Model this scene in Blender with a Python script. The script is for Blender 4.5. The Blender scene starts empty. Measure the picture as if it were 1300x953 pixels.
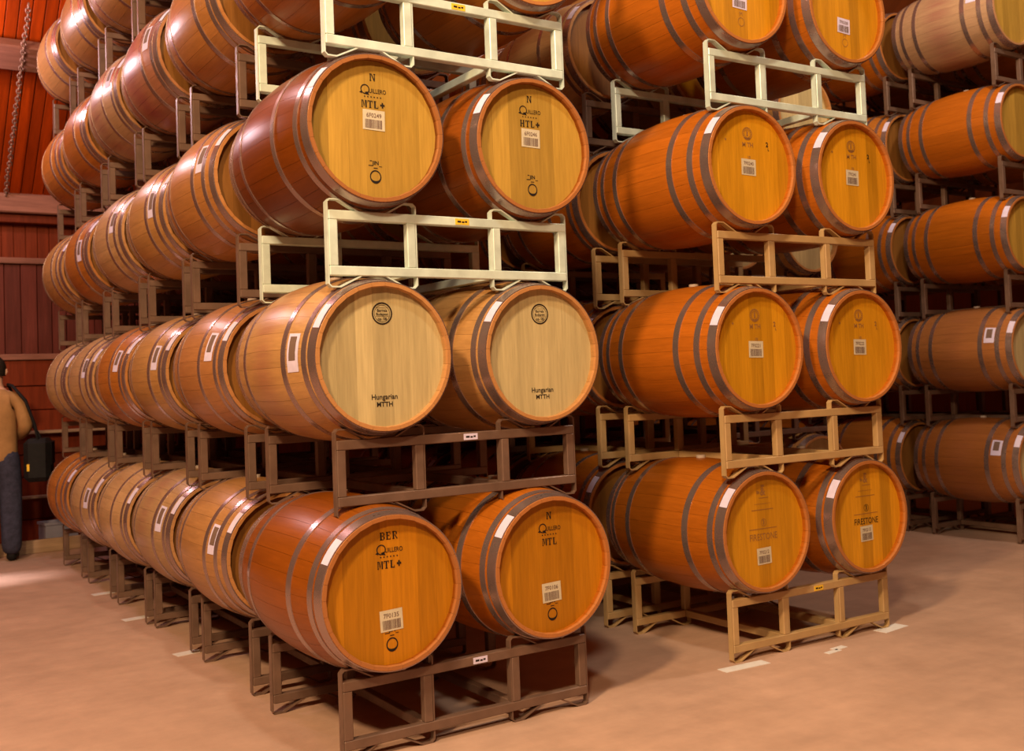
import bpy, bmesh, math, random
from mathutils import Vector, Matrix, Euler
random.seed(7)
R = math.radians
scene = bpy.context.scene
COL = scene.collection

# ------------------------------------------------------------------ camera
CAM = Vector((-1.6385, -3.8123, 1.44))
YAW, PITCH, ROLL = R(33.038), R(2.197), R(-2.128)
fwd0 = Vector((math.sin(YAW), math.cos(YAW), 0))
rt = Vector((math.cos(YAW), -math.sin(YAW), 0))
fw = fwd0 * math.cos(PITCH) + Vector((0, 0, 1)) * math.sin(PITCH)
up = -fwd0 * math.sin(PITCH) + Vector((0, 0, 1)) * math.cos(PITCH)
rt2 = rt * math.cos(ROLL) + up * math.sin(ROLL)
up2 = up * math.cos(ROLL) - rt * math.sin(ROLL)
cd = bpy.data.cameras.new('camera')
cam = bpy.data.objects.new('camera', cd)
COL.objects.link(cam)
m = Matrix.Identity(4)
for i in range(3):
    m[i][0], m[i][1], m[i][2], m[i][3] = rt2[i], up2[i], -fw[i], CAM[i]
cam.matrix_world = m
cd.sensor_fit = 'HORIZONTAL'
cd.sensor_width = 36
cd.lens = 1328.7 / 1300 * 36
cd.shift_y = -45.0 / 1300
cd.clip_end = 200
cd.dof.use_dof = True
cd.dof.focus_distance = 4.6
cd.dof.aperture_fstop = 3.5
scene.camera = cam

# ------------------------------------------------------------------ light
w = bpy.data.worlds.new('world')
scene.world = w
w.use_nodes = True
w.node_tree.nodes['Background'].inputs[0].default_value = (0.9, 0.6, 0.4, 1)
w.node_tree.nodes['Background'].inputs[1].default_value = 0.02


def area(name, loc, target, power, color, size, size_y=None):
    l = bpy.data.lights.new(name, 'AREA')
    l.energy = power
    l.color = color
    l.shape = 'RECTANGLE' if size_y else 'DISK'
    l.size = size
    if size_y:
        l.size_y = size_y
    o = bpy.data.objects.new(name, l)
    COL.objects.link(o)
    o.location = loc
    o.rotation_euler = (Vector(target) - Vector(loc)).to_track_quat('-Z', 'Y').to_euler()
    return o


def bulb(name, loc, power, color, radius):
    l = bpy.data.lights.new(name, 'POINT')
    l.energy = power
    l.color = color
    l.shadow_soft_size = radius
    o = bpy.data.objects.new(name, l)
    COL.objects.link(o)
    o.location = loc
    return o


# warm high-bay lamp over the open floor in front of the end stacks
area('high_bay_or_fill', (-4.4, -3.2, 6.2), (1.2, 0.3, 1.0), 950, (1.0, 0.67, 0.36), 0.6)
# unseen weaker fill light, added in front to brighten the barrel heads
area('high_bay_or_fill', (-3.0, -5.2, 5.4), (1.6, -0.2, 1.6), 460, (1.0, 0.70, 0.40), 0.6)
# pinkish lamp high over the side aisle, along the long face of the nearest row
bulb('high_bay_or_fill', (-1.5, 3.2, 5.2), 165, (1.0, 0.66, 0.68), 0.2)
# pale lamp at the end of that aisle, below the eaves
bulb('high_bay_or_fill', (-1.25, 5.9, 4.35), 140, (1.0, 0.76, 0.84), 0.12)
# cooler lamp high over the open floor before the far row
bulb('high_bay_or_fill', (4.7, -0.8, 6.0), 500, (1.0, 0.84, 0.68), 0.2)
# whitish lamp under the ridge in front of the end stacks
area('high_bay_or_fill', (-0.5, -2.4, 6.5), (1.3, 0.2, 3.2), 180, (1.0, 0.92, 0.74), 0.5)
# daylight of a side door falling on the aisle floor
sp = bpy.data.lights.new('door_daylight', 'SPOT')
sp.energy = 5000
sp.color = (1.0, 0.86, 0.9)
sp.spot_size = R(8)
sp.spot_blend = 0.6
sp.shadow_soft_size = 0.15
so = bpy.data.objects.new('door_daylight', sp)
COL.objects.link(so)
so.location = (-5.2, 5.6, 3.0)
so.rotation_euler = (Vector((-0.82, 5.5, 0)) - Vector(so.location)).to_track_quat('-Z', 'Y').to_euler()

vs = scene.view_settings
vs.view_transform = 'Standard'
vs.look = 'None'
vs.gamma = 1
vs.use_curve_mapping = False
vs.exposure = -0.44


# ------------------------------------------------------------------ materials
def mat(name):
    m_ = bpy.data.materials.new(name)
    m_.use_nodes = True
    nt = m_.node_tree
    b = nt.nodes['Principled BSDF']
    return m_, nt, b


def N(nt, typ, **kw):
    n = nt.nodes.new(typ)
    for k, v in kw.items():
        setattr(n, k, v)
    return n


def math_node(nt, op, a, b=None):
    n = N(nt, 'ShaderNodeMath', operation=op)
    for i, v in enumerate((a, b)):
        if v is None:
            continue
        if isinstance(v, (int, float)):
            n.inputs[i].default_value = v
        else:
            nt.links.new(v, n.inputs[i])
    return n.outputs[0]


def vscale(nt, col, fac):
    n = N(nt, 'ShaderNodeVectorMath', operation='SCALE')
    if isinstance(col, tuple):
        n.inputs[0].default_value = col[:3]
    else:
        nt.links.new(col, n.inputs[0])
    nt.links.new(fac, n.inputs['Scale'])
    return n.outputs[0]


def coords(nt, scale, jitter=40.0):
    tc = N(nt, 'ShaderNodeTexCoord')
    oi = N(nt, 'ShaderNodeObjectInfo')
    ad = N(nt, 'ShaderNodeVectorMath', operation='ADD')
    j = math_node(nt, 'MULTIPLY', oi.outputs['Random'], jitter)
    nt.links.new(tc.outputs['Object'], ad.inputs[0])
    nt.links.new(j, ad.inputs[1])
    mp = N(nt, 'ShaderNodeMapping')
    mp.inputs['Scale'].default_value = scale
    nt.links.new(ad.outputs[0], mp.inputs['Vector'])
    return mp.outputs[0], oi, tc


def noise(nt, vec, scale, detail=4, rough=0.55):
    n = N(nt, 'ShaderNodeTexNoise')
    n.inputs['Scale'].default_value = scale
    n.inputs['Detail'].default_value = detail
    n.inputs['Roughness'].default_value = rough
    nt.links.new(vec, n.inputs['Vector'])
    return n.outputs['Fac']


def rng(nt, fac, a, b, lo=0.3, hi=0.7):
    n = N(nt, 'ShaderNodeMapRange')
    n.inputs['From Min'].default_value = lo
    n.inputs['From Max'].default_value = hi
    n.inputs['To Min'].default_value = a
    n.inputs['To Max'].default_value = b
    nt.links.new(fac, n.inputs['Value'])
    return n.outputs[0]


def wood(name, grain_axis, rough=0.5, var=0.16, stain=False, base=None, grain=0.22):
    """oak; the colour of each piece comes from its object colour"""
    m_, nt, b = mat(name)
    sc = [26.0, 26.0, 26.0]
    sc[grain_axis] = 1.6
    v, oi, tc = coords(nt, tuple(sc))
    g1 = rng(nt, noise(nt, v, 1.0, 5), 1 - grain, 1 + grain)
    g2 = rng(nt, noise(nt, v, 4.0, 3), 0.92, 1.07)
    rnd = rng(nt, oi.outputs['Random'], 1 - var, 1 + var, 0, 1)
    k = math_node(nt, 'MULTIPLY', math_node(nt, 'MULTIPLY', g1, g2), rnd)
    src = oi.outputs['Color'] if base is None else base
    col = vscale(nt, src, math_node(nt, 'MULTIPLY', k, 0.62))
    if stain:
        # wine that ran out of the bung: a rosy band around the belly
        sx = N(nt, 'ShaderNodeSeparateXYZ')
        nt.links.new(tc.outputs['Object'], sx.inputs[0])
        ay = math_node(nt, 'ABSOLUTE', sx.outputs['Y'])
        band = rng(nt, ay, 1.0, 0.0, 0.03, 0.16)
        blot = rng(nt, noise(nt, v, 0.6, 3), 0.2, 1.0, 0.35, 0.6)
        inv = math_node(nt, 'SUBTRACT', 1.0, oi.outputs['Alpha'])
        fac = math_node(nt, 'MULTIPLY', math_node(nt, 'MULTIPLY', band, blot), inv)
        mx = N(nt, 'ShaderNodeMix', data_type='RGBA')
        nt.links.new(fac, mx.inputs['Factor'])
        nt.links.new(col, mx.inputs[6])
        mx.inputs[7].default_value = (0.26, 0.07, 0.07, 1)
        # bare, unoiled wood of the chime at both ends
        m2 = N(nt, 'ShaderNodeMix', data_type='RGBA')
        nt.links.new(rng(nt, ay, 0.0, 0.6, 0.455, 0.468), m2.inputs['Factor'])
        nt.links.new(mx.outputs[2], m2.inputs[6])
        m2.inputs[7].default_value = (0.40, 0.17, 0.06, 1)
        col = m2.outputs[2]
    nt.links.new(col, b.inputs['Base Color'])
    b.inputs['Roughness'].default_value = rough
    b.inputs['Specular IOR Level'].default_value = 0.26 if base is None else 0.10
    bp = N(nt, 'ShaderNodeBump')
    bp.inputs['Strength'].default_value = 0.12
    bp.inputs['Distance'].default_value = 0.004
    nt.links.new(noise(nt, v, 2.5, 3), bp.inputs['Height'])
    nt.links.new(bp.outputs[0], b.inputs['Normal'])
    return m_


def metal(name, col, metallic, rough, var=0.12, scale=9.0):
    m_, nt, b = mat(name)
    v, oi, tc = coords(nt, (1, 1, 1))
    k = rng(nt, noise(nt, v, scale, 5), 1 - var, 1 + var)
    nt.links.new(vscale(nt, col, k), b.inputs['Base Color'])
    b.inputs['Metallic'].default_value = metallic
    r = rng(nt, noise(nt, v, scale * 2.3, 3), rough - 0.08, rough + 0.08)
    nt.links.new(r, b.inputs['Roughness'])
    return m_


def plain(name, col, rough=0.6, var=0.06, scale=30.0):
    m_, nt, b = mat(name)
    v, oi, tc = coords(nt, (1, 1, 1))
    k = rng(nt, noise(nt, v, scale, 3), 1 - var, 1 + var)
    nt.links.new(vscale(nt, col, k), b.inputs['Base Color'])
    b.inputs['Roughness'].default_value = rough
    b.inputs['Specular IOR Level'].default_value = 0.2
    return m_


M = {}
M['stave'] = wood('oak_stave', 1, 0.33, 0.055, stain=True, grain=0.08)
M['head'] = wood('oak_head', 2, 0.42, 0.19, grain=0.09)
M['hoop'] = metal('galvanised_hoop', (0.42, 0.31, 0.29), 0.8, 0.26, 0.05, 4.0)
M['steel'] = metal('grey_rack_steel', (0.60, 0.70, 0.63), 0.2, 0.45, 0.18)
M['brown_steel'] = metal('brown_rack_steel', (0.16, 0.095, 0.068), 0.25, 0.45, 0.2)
M['beige'] = metal('beige_rack_paint', (0.42, 0.27, 0.12), 0.0, 0.5, 0.10)
M['paper'] = plain('cool_lit_paper', (0.60, 0.54, 0.74), 0.6)  # white paper, cool daylight painted in as a lavender tint
M['label_ivory'] = plain('ivory_paper', (0.52, 0.46, 0.34), 0.6)
M['yellow'] = plain('yellow_label', (0.75, 0.47, 0.04), 0.5)
M['print'] = plain('dark_print', (0.014, 0.009, 0.007), 0.7)
M['faded'] = plain('faded_print', (0.26, 0.12, 0.035), 0.7)
M['barcode'] = plain('barcode_print', (0.16, 0.10, 0.075), 0.7)
M['tape'] = plain('white_tape', (0.65, 0.62, 0.60), 0.5)
M['silicone'] = plain('bung_silicone', (0.45, 0.36, 0.30), 0.5)
M['red_board'] = wood('red_board', 2, 0.6, 0.18, base=(0.22, 0.034, 0.009))
M['roof_board'] = wood('roof_board', 1, 0.6, 0.20, base=(0.50, 0.055, 0.001))
M['mauve_board'] = wood('mauve_board', 2, 0.5, 0.22, base=(0.19, 0.042, 0.028))
M['beam'] = wood('weathered_beam', 0, 0.7, 0.10, base=(0.36, 0.15, 0.10))
M['plank'] = wood('pale_plank', 0, 0.6, 0.10, base=(0.55, 0.36, 0.22))
M['shirt'] = plain('tan_shirt', (0.34, 0.18, 0.07), 0.85, 0.12, 14)
M['jeans'] = plain('dark_jeans', (0.035, 0.035, 0.06), 0.9, 0.3, 25)
M['skin'] = plain('skin', (0.55, 0.30, 0.20), 0.55, 0.05)
M['hair'] = plain('dark_hair', (0.02, 0.014, 0.010), 0.6, 0.3, 60)
M['black'] = plain('black_nylon', (0.007, 0.006, 0.006), 0.7, 0.3)
M['crate'] = plain('pale_blue_plastic', (0.24, 0.23, 0.30), 0.5, 0.05)
M['chain'] = metal('rusty_chain', (0.30, 0.17, 0.12), 0.5, 0.6, 0.3)


def floor_mat():
    m_, nt, b = mat('polished_concrete')
    tc = N(nt, 'ShaderNodeTexCoord')
    v = tc.outputs['Object']
    a = rng(nt, noise(nt, v, 0.7, 6, 0.6), 0.82, 1.12)
    c = rng(nt, noise(nt, v, 6.0, 6, 0.65), 0.90, 1.08)
    mp = N(nt, 'ShaderNodeMapping')
    mp.inputs['Scale'].default_value = (0.8, 6.0, 1)
    mp.inputs['Rotation'].default_value = (0, 0, R(38))
    nt.links.new(v, mp.inputs[0])
    s = rng(nt, noise(nt, mp.outputs[0], 1.4, 5), 0.94, 1.05)
    k = math_node(nt, 'MULTIPLY', math_node(nt, 'MULTIPLY', a, c), s)
    nt.links.new(vscale(nt, (0.46, 0.292, 0.212), k), b.inputs['Base Color'])
    r = rng(nt, noise(nt, v, 2.2, 5), 0.42, 0.62)
    nt.links.new(r, b.inputs['Roughness'])
    b.inputs['Specular IOR Level'].default_value = 0.4
    bp = N(nt, 'ShaderNodeBump')
    bp.inputs['Strength'].default_value = 0.1
    bp.inputs['Distance'].default_value = 0.01
    nt.links.new(noise(nt, v, 25.0, 4), bp.inputs['Height'])
    nt.links.new(bp.outputs[0], b.inputs['Normal'])
    return m_


M['floor'] = floor_mat()


def roof_far_mat():
    m_, nt, b = mat('roof_boarding')
    tc = N(nt, 'ShaderNodeTexCoord')
    mp = N(nt, 'ShaderNodeMapping')
    mp.inputs['Scale'].default_value = (7.7, 0.3, 0.3)
    nt.links.new(tc.outputs['Object'], mp.inputs[0])
    wv = N(nt, 'ShaderNodeTexVoronoi', voronoi_dimensions='1D')
    sx = N(nt, 'ShaderNodeSeparateXYZ')
    nt.links.new(mp.outputs[0], sx.inputs[0])
    nt.links.new(sx.outputs['X'], wv.inputs['W'])
    wv.inputs['Scale'].default_value = 1.0
    wv.inputs['Randomness'].default_value = 0.0
    s2 = N(nt, 'ShaderNodeSeparateColor')
    nt.links.new(wv.outputs['Color'], s2.inputs[0])
    k = rng(nt, s2.outputs[0], 0.7, 1.2, 0, 1)
    nt.links.new(vscale(nt, (0.26, 0.06, 0.01), k), b.inputs['Base Color'])
    b.inputs['Roughness'].default_value = 0.65
    return m_


M['roof_far'] = roof_far_mat()


# ------------------------------------------------------------------ mesh helpers
def mesh(name, verts, faces, smooth=None):
    me = bpy.data.meshes.new(name)
    me.from_pydata([tuple(v) for v in verts], [], faces)
    me.update()
    if smooth is not None:
        me.shade_smooth()
        me.set_sharp_from_angle(angle=R(smooth))
    return me


def obj(name, me, material, parent=None, loc=(0, 0, 0), rot=(0, 0, 0), color=None):
    o = bpy.data.objects.new(name, me)
    COL.objects.link(o)
    if material is not None and me is not None and len(me.materials) == 0:
        me.materials.append(M[material] if isinstance(material, str) else material)
    o.location = loc
    o.rotation_euler = rot
    if parent is not None:
        o.parent = parent
    if color is not None:
        o.color = color
    return o


def empty(name, loc, rz=0.0):
    o = bpy.data.objects.new(name, None)
    COL.objects.link(o)
    o.location = loc
    o.rotation_euler = (0, 0, rz)
    o.empty_display_size = 0.1
    return o


def tag(o, label=None, cat=None, group=None, kind=None):
    if label:
        o['label'] = label
    if cat:
        o['category'] = cat
    if group:
        o['group'] = group
    if kind:
        o['kind'] = kind
    return o


class MB:
    def __init__(s):
        s.v, s.f = [], []

    def box(s, x0, x1, y0, y1, z0, z1):
        b = len(s.v)
        s.v += [(x, y, z) for x in (x0, x1) for y in (y0, y1) for z in (z0, z1)]
        s.f += [tuple(b + i for i in q) for q in
                ((0, 1, 3, 2), (4, 6, 7, 5), (0, 4, 5, 1), (2, 3, 7, 6), (0, 2, 6, 4), (1, 5, 7, 3))]
        return s

    def strip(s, path, y0, y1, th):
        """flat bar bent along a path in the xz plane"""
        n = len(path)
        b = len(s.v)
        for i, p in enumerate(path):
            a = Vector(path[max(i - 1, 0)])
            c = Vector(path[min(i + 1, n - 1)])
            t = (c - a).normalized()
            nn = Vector((-t.y, t.x)) * th
            for q in (Vector(p), Vector(p) + nn):
                s.v += [(q.x, y0, q.y), (q.x, y1, q.y)]
        for i in range(n - 1):
            k = b + 4 * i
            j = k + 4
            s.f += [(k, k + 1, j + 1, j), (k + 2, j + 2, j + 3, k + 3), (k, j, j + 2, k + 2), (k + 1, k + 3, j + 3, j + 1)]
        e = b + 4 * (n - 1)
        s.f += [(b, b + 2, b + 3, b + 1), (e, e + 1, e + 3, e + 2)]
        return s

    def tube(s, path, r, seg=8):
        b = len(s.v)
        n = len(path)
        P = [Vector(p) for p in path]
        for i in range(n):
            t = (P[min(i + 1, n - 1)] - P[max(i - 1, 0)]).normalized()
            a = Vector((0, 0, 1)) if abs(t.z) < 0.9 else Vector((1, 0, 0))
            u_ = t.cross(a).normalized()
            v_ = t.cross(u_)
            rr = r[i] if isinstance(r, (list, tuple)) else r
            for k in range(seg):
                q = 2 * math.pi * k / seg
                s.v.append(tuple(P[i] + u_ * rr * math.cos(q) + v_ * rr * math.sin(q)))
        for i in range(n - 1):
            for k in range(seg):
                k2 = (k + 1) % seg
                s.f.append((b + i * seg + k, b + i * seg + k2, b + (i + 1) * seg + k2, b + (i + 1) * seg + k))
        s.f.append(tuple(b + k for k in reversed(range(seg))))
        s.f.append(tuple(b + (n - 1) * seg + k for k in range(seg)))
        return s

    def mesh(s, name, smooth=None):
        me = mesh(name, s.v, s.f, smooth)
        bm = bmesh.new()
        bm.from_mesh(me)
        bmesh.ops.recalc_face_normals(bm, faces=bm.faces)
        bm.to_mesh(me)
        bm.free()
        if smooth is not None:
            me.shade_smooth()
            me.set_sharp_from_angle(angle=R(smooth))
        return me


def box_mesh(name, x0, x1, y0, y1, z0, z1, bevel=0.0):
    me = MB().box(x0, x1, y0, y1, z0, z1).mesh(name)
    if bevel:
        bm = bmesh.new()
        bm.from_mesh(me)
        bmesh.ops.bevel(bm, geom=list(bm.edges), offset=bevel, segments=1, affect='EDGES')
        bm.to_mesh(me)
        bm.free()
    return me


# ------------------------------------------------------------------ the building
WALL_Y = 7.6
EAVE = 3.50
SLOPE = math.tan(R(39.5))
RIDGE_Y = 0.0
XL, XR, YF = -7.5, 18.0, -8.0

fl = obj('floor', MB().box(XL, XR, YF, WALL_Y + 0.3, -0.2, 0.0).mesh('floor'), 'floor')
tag(fl, 'smooth tan concrete floor', kind='structure')


def roof_z(y):
    return EAVE + (WALL_Y - y) * SLOPE if y > RIDGE_Y else EAVE + (WALL_Y - RIDGE_Y) * SLOPE - (RIDGE_Y - y) * SLOPE * 0.9


ZR = roof_z(RIDGE_Y + 1e-6)
ZF = roof_z(YF)
ceil = obj('ceiling', mesh('ceiling', [(XL, WALL_Y + 0.3, EAVE + 0.02 - 0.3 * SLOPE + 0.06), (XR, WALL_Y + 0.3, EAVE + 0.02 - 0.3 * SLOPE + 0.06),
                                       (XR, RIDGE_Y, ZR + 0.08), (XL, RIDGE_Y, ZR + 0.08), (XR, YF, ZF), (XL, YF, ZF)],
                           [(0, 1, 2, 3), (3, 2, 4, 5)]), 'roof_far')
tag(ceil, 'sloping red-brown boarded roof', kind='structure')
# the roof boards above the end of the aisle, one by one
sl = R(39.5)
bm_len = 4.6
bw = 0.104
board_me = box_mesh('roof_board', -bw / 2 + 0.004, bw / 2 - 0.004, 0, bm_len, -0.02, 0.0, 0.003)
for i in range(34):
    x = -1.75 + i * bw
    o = obj('roof_board', board_me, 'roof_board', ceil, (x, WALL_Y + 0.05, EAVE - 0.02 + random.uniform(-0.004, 0.004)))
    o.rotation_euler = (sl, 0, math.pi)
# purlin across the boards
pl = obj('purlin', box_mesh('purlin', -4.0, 9.0, -0.13, 0.13, -0.14, -0.02, 0.012), 'beam', ceil,
         (0, 6.30, roof_z(6.30) - 0.02), (-sl, 0, 0))

wall = obj('wall_back', MB().box(XL, XR, WALL_Y, WALL_Y + 0.25, 0, EAVE + 0.02).mesh('wall_back'), 'red_board')
tag(wall, 'red-brown boarded barn wall', kind='structure')
for nm, bx in (('wall_left', (XL - 0.2, XL, YF, WALL_Y, 0, ZR)), ('wall_right', (XR, XR + 0.2, YF, WALL_Y, 0, ZR)),
               ('wall_front', (XL, XR, YF - 0.2, YF, 0, ZF))):
    wo = obj(nm, MB().box(*bx).mesh(nm), 'red_board')
    tag(wo, 'red-brown boarded wall of the cellar', kind='structure')

# wall dressing near the aisle end (children of the wall)
X0, X1 = -2.2, 2.0


def wpart(name, z0, z1, dep, material, x0=X0, x1=X1, bev=0.006):
    return obj(name, box_mesh(name, x0, x1, WALL_Y - dep, WALL_Y, z0, z1, bev), material, wall)


wpart('wall_plate_beam', 3.27, 3.46, 0.20, 'beam', bev=0.012)
wpart('plate_fascia', 3.18, 3.27, 0.13, 'red_board')
wpart('upper_trim', 2.78, 2.84, 0.07, 'beam')
wpart('lower_trim', 1.82, 1.88, 0.07, 'beam')
x = X0
k = 0
while x < X1 - 0.05:                                    # mauve vertical boards between the trims
    ww = random.choice((0.12, 0.135, 0.15))
    obj('wall_board', box_mesh('wall_board', x + 0.003, x + ww - 0.003, WALL_Y - random.uniform(0.028, 0.04), WALL_Y, 1.88, 2.78, 0.004), 'mauve_board', wall)
    x += ww
x = X0
while x < X1 - 0.05:                                    # darker boards in the recess under the plate
    ww = 0.11
    obj('wall_board', box_mesh('wall_board', x + 0.003, x + ww - 0.003, WALL_Y - random.uniform(0.012, 0.02), WALL_Y, 2.84, 3.18, 0.003), 'red_board', wall)
    x += ww
zz = 0.0
for hgt in (0.24, 0.22, 0.20, 0.22, 0.22, 0.22, 0.24, 0.26):  # horizontal wainscot boards
    obj('wainscot_board', box_mesh('wainscot_board', X0, X1, WALL_Y - random.uniform(0.03, 0.05), WALL_Y, zz + 0.004, zz + hgt - 0.004, 0.005), 'red_board', wall)
    zz += hgt
wpart('ledge', 1.085, 1.115, 0.16, 'plank', bev=0.004)
wpart('ledge', 0.45, 0.475, 0.14, 'plank', bev=0.004)


# ------------------------------------------------------------------ barrel prototypes
L, RB, RH = 0.95, 0.350, 0.299          # length, belly radius, end radius
NST = 30                                # staves
AX = RB                                 # height of the axis above the barrel's base
HEAD_Y = -L / 2 + 0.036


def prof(y):
    return RB - (RB - RH) * (2 * y / L) ** 2


def prof_slope(y):
    return -(RB - RH) * 8 * y / (L * L)


def stave_mesh():
    ys = [-L / 2, -L / 2 + 0.012, -0.40, -0.30, -0.20, -0.10, 0, 0.10, 0.20, 0.30, 0.40, L / 2 - 0.012, L / 2]
    half = math.pi / NST
    angs = [(-half + 0.0014, 0.0007), (-half * 0.86, 0.0), (0, 0.0), (half * 0.86, 0.0), (half - 0.0014, 0.0007)]
    V, F, outer = [], [], []
    na = len(angs)
    for j, y in enumerate(ys):
        end = 0.002 if j in (0, len(ys) - 1) else 0.0
        for a, dr in angs:
            r = prof(y) - dr - end
            V.append((r * math.sin(a), y, r * math.cos(a)))
    nb = len(V)
    for j, y in enumerate(ys):
        th = 0.016 if j in (0, len(ys) - 1) else (0.022 if j in (1, len(ys) - 2) else 0.028)
        for a in (-half + 0.0014, half - 0.0014):
            r = prof(y) - th
            V.append((r * math.sin(a), y, r * math.cos(a)))
    for j in range(len(ys) - 1):
        for i in range(na - 1):
            p = j * na + i
            F.append((p, p + na, p + na + 1, p + 1))
            outer.append(True)
        q = nb + 2 * j
        F.append((q, q + 1, q + 3, q + 2)); outer.append(False)
        F.append((j * na, q, q + 2, (j + 1) * na)); outer.append(False)
        F.append((j * na + na - 1, (j + 1) * na + na - 1, q + 3, q + 1)); outer.append(False)
    F.append((0, 1, 2, 3, 4, nb + 1, nb)); outer.append(False)
    e = (len(ys) - 1) * na
    F.append((e + 4, e + 3, e + 2, e + 1, e, nb + 2 * len(ys) - 2, nb + 2 * len(ys) - 1)); outer.append(False)
    me = mesh('stave', V, F)
    bm = bmesh.new(); bm.from_mesh(me)
    bmesh.ops.recalc_face_normals(bm, faces=bm.faces)
    bm.to_mesh(me); bm.free()
    me.shade_smooth()
    nors = []
    for p in me.polygons:
        for li in p.loop_indices:
            vi = me.loops[li].vertex_index
            if outer[p.index]:
                x_, y_, z_ = me.vertices[vi].co
                rr = math.hypot(x_, z_)
                nors.append(Vector((x_ / rr, -prof_slope(y_), z_ / rr)).normalized())
            else:
                nors.append(p.normal.copy())
    me.normals_split_custom_set(nors)
    return me


STAVE = stave_mesh()


def body_mesh():
    V, F = [], []
    for i in range(NST):
        a = 2 * math.pi * i / NST
        b = len(V)
        for v in STAVE.vertices:
            x_, y_, z_ = v.co
            V.append((x_ * math.cos(a) + z_ * math.sin(a), y_, -x_ * math.sin(a) + z_ * math.cos(a)))
        for p in STAVE.polygons:
            F.append(tuple(b + q for q in p.vertices))
    return mesh('barrel_body', V, F, 40)


BODY = body_mesh()
HR = prof(HEAD_Y) - 0.022
cuts = [-1, -0.70, -0.40, -0.13, 0.16, 0.43, 0.72, 1]


def head_board(i, sign):
    x0, x1 = cuts[i] * HR, cuts[i + 1] * HR
    xs = [x0 + (x1 - x0) * t / 5 for t in range(6)]
    xs[0] += 0.0002; xs[-1] -= 0.0002
    pts = [(x_, math.sqrt(max(HR * HR - x_ * x_, 1e-6))) for x_ in xs]
    y0, y1 = HEAD_Y * sign, (HEAD_Y + 0.02) * sign
    loop = [(x_, z_) for x_, z_ in pts] + [(x_, -z_) for x_, z_ in reversed(pts)]
    n = len(loop)
    V = [(x_, y0, z_) for x_, z_ in loop] + [(x_, y1, z_) for x_, z_ in loop]
    F = [tuple(range(n)), tuple(reversed(range(n, 2 * n)))] + [(k, (k + 1) % n, (k + 1) % n + n, k + n) for k in range(n)]
    me = mesh('head_board', V, F)
    bm = bmesh.new(); bm.from_mesh(me)
    bmesh.ops.recalc_face_normals(bm, faces=bm.faces)
    bm.to_mesh(me); bm.free()
    return me


BOARDS = [head_board(i, 1) for i in range(len(cuts) - 1)]


def disc_mesh(sign):
    n = 32
    V = [(HR * math.sin(2 * math.pi * k / n), y_, HR * math.cos(2 * math.pi * k / n)) for y_ in (HEAD_Y * sign, (HEAD_Y + 0.02) * sign) for k in range(n)]
    F = [tuple(range(n)), tuple(reversed(range(n, 2 * n)))] + [(k, (k + 1) % n, (k + 1) % n + n, k + n) for k in range(n)]
    return mesh('barrel_head', V, F)


HEAD_F, HEAD_B = disc_mesh(1), disc_mesh(-1)


def hoop_mesh(y0, y1, th=0.003):
    n = 72
    V, F = [], []
    ring = [(y0, 0.0), (y0, th), (y1, th), (y1, 0.0)]
    for k in range(n):
        a = 2 * math.pi * k / n
        for y_, d in ring:
            r = prof(y_) + d - (0.001 if d == 0 else 0)
            V.append((r * math.sin(a), y_, r * math.cos(a)))
    for k in range(n):
        p, q = 4 * k, 4 * ((k + 1) % n)
        for i in range(3):
            F.append((p + i, p + i + 1, q + i + 1, q + i))
    me = mesh('hoop', V, F)
    bm = bmesh.new(); bm.from_mesh(me)
    bmesh.ops.recalc_face_normals(bm, faces=bm.faces)
    bm.to_mesh(me); bm.free()
    me.shade_smooth(); me.set_sharp_from_angle(angle=R(35))
    return me


def hoop_set(kind):
    h = L / 2
    d = {'tight': ((0.004, 0.052), (0.066, 0.098), (0.225, 0.262)),
         'wide': ((0.004, 0.050), (0.098, 0.132), (0.232, 0.268)),
         'even': ((0.004, 0.048), (0.074, 0.102), (0.262, 0.292))}[kind]
    out = []
    for a, b in d:
        out.append((hoop_mesh(-h + a, -h + b), -h + (a + b) / 2))
    for a, b in d:
        out.append((hoop_mesh(h - b, h - a), h - (a + b) / 2))
    return out


HOOPS = {k: hoop_set(k) for k in ('tight', 'wide', 'even')}


def rivet_mesh():
    V = [(0, 0, 0.0022)]
    F = []
    n = 8
    for k in range(n):
        V.append((0.006 * math.cos(2 * math.pi * k / n), 0.006 * math.sin(2 * math.pi * k / n), 0))
    for k in range(n):
        F.append((0, 1 + k, 1 + (k + 1) % n))
    return mesh('rivet', V, F, 60)


RIVET = rivet_mesh()


def patch_mesh(name, y0, y1, a0, a1, off, ny=5, na=5, thick=0.0006):
    """piece of paper lying on the curved barrel; angles in degrees from the top towards -x"""
    V, F = [], []
    for d in (off, off - thick):
        for j in range(ny):
            y_ = y0 + (y1 - y0) * j / (ny - 1)
            for i in range(na):
                a = R(a0 + (a1 - a0) * i / (na - 1))
                r = prof(y_) + d
                V.append((-r * math.sin(a), y_, r * math.cos(a)))
    for s in range(2):
        b = s * ny * na
        for j in range(ny - 1):
            for i in range(na - 1):
                p = b + j * na + i
                F.append((p, p + 1, p + na + 1, p + na))
    return mesh(name, V, F, 60)


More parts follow.
